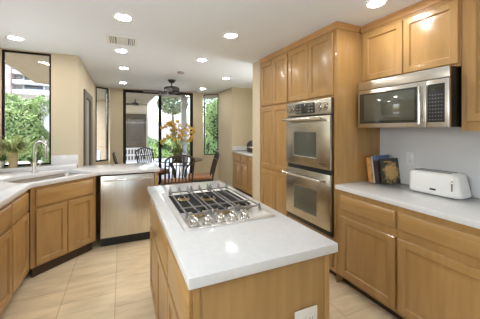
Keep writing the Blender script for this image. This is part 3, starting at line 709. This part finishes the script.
# covered walk outside the sink window, and the covered patio beyond the sliding door
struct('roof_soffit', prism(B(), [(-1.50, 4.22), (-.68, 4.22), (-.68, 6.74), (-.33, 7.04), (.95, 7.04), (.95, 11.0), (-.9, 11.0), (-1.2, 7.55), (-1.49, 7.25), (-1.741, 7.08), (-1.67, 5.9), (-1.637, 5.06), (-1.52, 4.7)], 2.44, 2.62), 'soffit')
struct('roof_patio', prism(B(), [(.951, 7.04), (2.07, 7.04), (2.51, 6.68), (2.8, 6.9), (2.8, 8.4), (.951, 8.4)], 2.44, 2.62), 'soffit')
struct('wall_patio_wing', box(B(), -1.6, .95, 11.0, 11.3, -.04, 2.62), 'stucco')
rt = bpy.data.objects.new('door_3', None); C.objects.link(rt); rt['kind'] = 'structure'
obj('door_frame', frame2d(B(), .10, .88, 10.955, 10.995, -.04, 2.02, .05), 'browndoor', rt)
obj('door_leaf', ringpanel(B(), .152, .828, .012, 1.968, DOOR, 10.985), 'browndoor', rt)
t = thing('patio_column', 'pale square column holding the patio roof beyond the sliding door', 'column', (1.79, 8.25, -.04), 0)
obj('shaft', box(B(), -.08, .08, -.08, .08, .12, 2.36, .006), 'pale', t); obj('base', box(B(), -.11, .11, -.11, .11, .0005, .1195, .006), 'pale', t); obj('capital', box(B(), -.11, .11, -.11, .11, 2.3605, 2.478, .006), 'pale', t)
t = thing('soffit_light', 'round warm light in the tan soffit outside the sink window', 'light', (-1.02, 4.95, 2.44), 0)
obj('trim_ring', lathe(B(), [(.095, -.0005), (.09, -.006), (.074, -.008), (.072, -.002)], cap=False), 'soffit', t); obj('lens', lathe(B(), [(.0725, -.0012), (.0725, -.0045), (.01, -.005)]), 'soffitlens', t)
t = thing('patio_fan', 'dark ceiling fan under the patio roof seen through the sliding door', 'fan', (.42, 9.6, 2.44), 0)
obj('downrod', cyl(B(), (0, 0, -.0005), (0, 0, -.10), .018), 'fan', t); obj('motor', lathe(B(), [(.10, -.20), (.12, -.17), (.12, -.13), (.05, -.10)]), 'fan', t)
for k in range(5):
    a = 2*PI*k/5 + .1; b = B(); box(b, .10, .60, -.06, .06, -.005, .005, .003); bmesh.ops.transform(b, matrix=Matrix.Translation((0, 0, -.17)) @ Matrix.Rotation(a, 4, 'Z') @ Matrix.Rotation(.2, 4, 'X'), verts=b.verts[:]); obj('blade', b, 'fan', t)
def bench(loc, rot, label):
    t = thing('patio_bench', label, 'bench', loc, rot, 'white patio benches')
    W = 1.1
    for x in (-W/2, W/2-.05):
        for y in (-.25, .20): obj('leg', box(B(), x, x+.05, y, y+.05, .0005, .42 if y < 0 else .92, .004), 'outwhite', t)
    obj('seat', box(B(), -W/2, W/2, -.26, .199, .4205, .455, .004), 'outwhite', t)
    b = B()
    for k in range(12): x = -W/2+.085 + k*(W-.17)/11; box(b, x-.018, x+.018, .21, .235, .50, .86)
    for z in (.50, .67, .86): box(b, -W/2+.051, W/2-.051, .209, .241, z, z+.05)
    obj('backrest', b, 'outwhite', t); return t
b0 = bench((.28, 8.55, -.04), PI, 'white slatted bench on the patio behind the sliding door')
dup(b0, (-.95, 8.1, -.04), math.radians(160), 'white slatted bench seen through the narrow left bay window')
def sofa(loc, rot, label, W=1.5):
    t = thing('outdoor_sofa', label, 'sofa', loc, rot)
    obj('base', box(B(), -W/2, W/2, -.40, .40, .06, .30, .02), 'outwhite', t)
    for k in range(2):
        x0 = -W/2+.12 + k*(W-.24)/2; obj('seat_cushion', box(B(), x0+.004, x0+(W-.24)/2-.004, -.41, .20, .3005, .45, .05, 4), 'cushion', t, smooth=60)
        obj('back_cushion', box(B(), x0+.004, x0+(W-.24)/2-.004, .201, .38, .3005, .76, .05, 4), 'cushion', t, smooth=60)
    for x in (-W/2, W/2-.115): obj('armrest', box(B(), x, x+.115, -.40, .40, .3005, .60, .03, 3), 'outwhite', t)
    for x in (-W/2+.05, W/2-.05):
        for y in (-.34, .34): obj('foot', cyl(B(), (x, y, .0005), (x, y, .0595), .025), 'greyslot', t)
sofa((-2.15, 6.75, -.04), math.radians(15), 'white cushioned outdoor sofa beyond the sink window')
def hedge(label, x0, x1, y0, y1, z1, n, size=.085):
    t = thing('hedge', label, 'hedge', ((x0+x1)/2, (y0+y1)/2, -.04), 0, 'garden hedges')
    hx, hy = (x1-x0)/2, (y1-y0)/2
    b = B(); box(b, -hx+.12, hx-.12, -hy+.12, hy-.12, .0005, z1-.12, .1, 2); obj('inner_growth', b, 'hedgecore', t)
    b = B()
    for _ in range(n):
        f = random.random(); A1, A2, A3 = 2*hx*z1, 2*hy*z1, 4*hx*hy; tot = A1+2*A2+A3; r = f*tot
        if r < A1: p = (random.uniform(-hx, hx), -hy, random.uniform(.02, z1)); nn = (0, -1, .4)
        elif r < A1+2*A2: s = random.choice((-1, 1)); p = (s*hx, random.uniform(-hy, hy), random.uniform(.02, z1)); nn = (s, 0, .4)
        else: p = (random.uniform(-hx, hx), random.uniform(-hy, hy), z1); nn = (0, 0, 1)
        wob = .10*math.sin(p[0]*5.1+p[2]*3.3) + .10*math.sin(p[2]*6.7+p[1]*4.1+p[0]*2.2)
        q = Vector(p) + Vector(nn)*(wob + random.uniform(-.10, .06)); q.z = max(q.z, .03)
        leaf(b, q, Vector(nn) + rv()*.55, size*random.uniform(.7, 1.4))
    obj('foliage', b, 'hedge', t, smooth=None)
hedge('tall clipped green hedge outside the sink window', -6.6, -1.95, 8.2, 9.2, 2.24, 28000, .05)
hedge('green hedge outside the narrow right bay window', 2.75, 5.4, 8.7, 9.6, 2.55, 14000, .05)
hedge('low green hedge at the garden end beyond the patio column', 1.2, 6.5, 13.5, 14.3, .85, 7000, .07)
t = thing('neighbor_house', 'neighbouring pale house with a stone chimney above the hedge outside the sink window', 'house', (-5.2, 14.5, -.04), 0)
obj('wall', box(B(), -4.5, 3.2, 0, 3, .0005, 5.6), 'pale', t)
obj('chimney', box(B(), .15, .95, -.55, -.001, .0005, 6.0), 'stone', t)
b = B(); prism(b, [(-4.8, -.5), (3.5, -.5), (3.5, 3.3), (-4.8, 3.3)], 6.001, 6.2); obj('roof', b, 'soffit', t)
b = B()
for k in range(4): box(b, .96, 3.25, -.5, -.01, 3.0 + .42*k, 3.16 + .42*k)
obj('pergola', b, 'outwhite', t)
for x in (1.2, 2.3):
    wn = obj('window', frame2d(B(), x, x+.8, -.04, -.001, 3.2, 4.4, .06), 'outwhite', t); obj('pane', box(B(), x+.06, x+.74, -.02, -.015, 3.26, 4.34), 'blackglass', wn)
struct('wall_garden', box(B(), -14, 14, 20, 20.2, -.04, 1.9), 'pale')
def tree(label, loc, h, r):
    t = thing('tree', label, 'tree', loc, 0, 'garden trees')
    obj('trunk', tube(B(), [(0, 0, .0005), (.05, 0, h*.35), (-.03, .03, h*.7)], [.12, .09, .05], 10), 'browndoor', t)
    b = B()
    for _ in range(2600):
        o = rv().normalized()*r*random.uniform(.4, 1)**.5; leaf(b, (o.x, o.y, h*.78 + o.z*.8), rv(), .11*random.uniform(.7, 1.4))
    obj('crown', b, 'treeleaf', t, smooth=None)
tree('leafy tree in the garden behind the patio column', (2.9, 16.5, -.04), 4.0, .95)
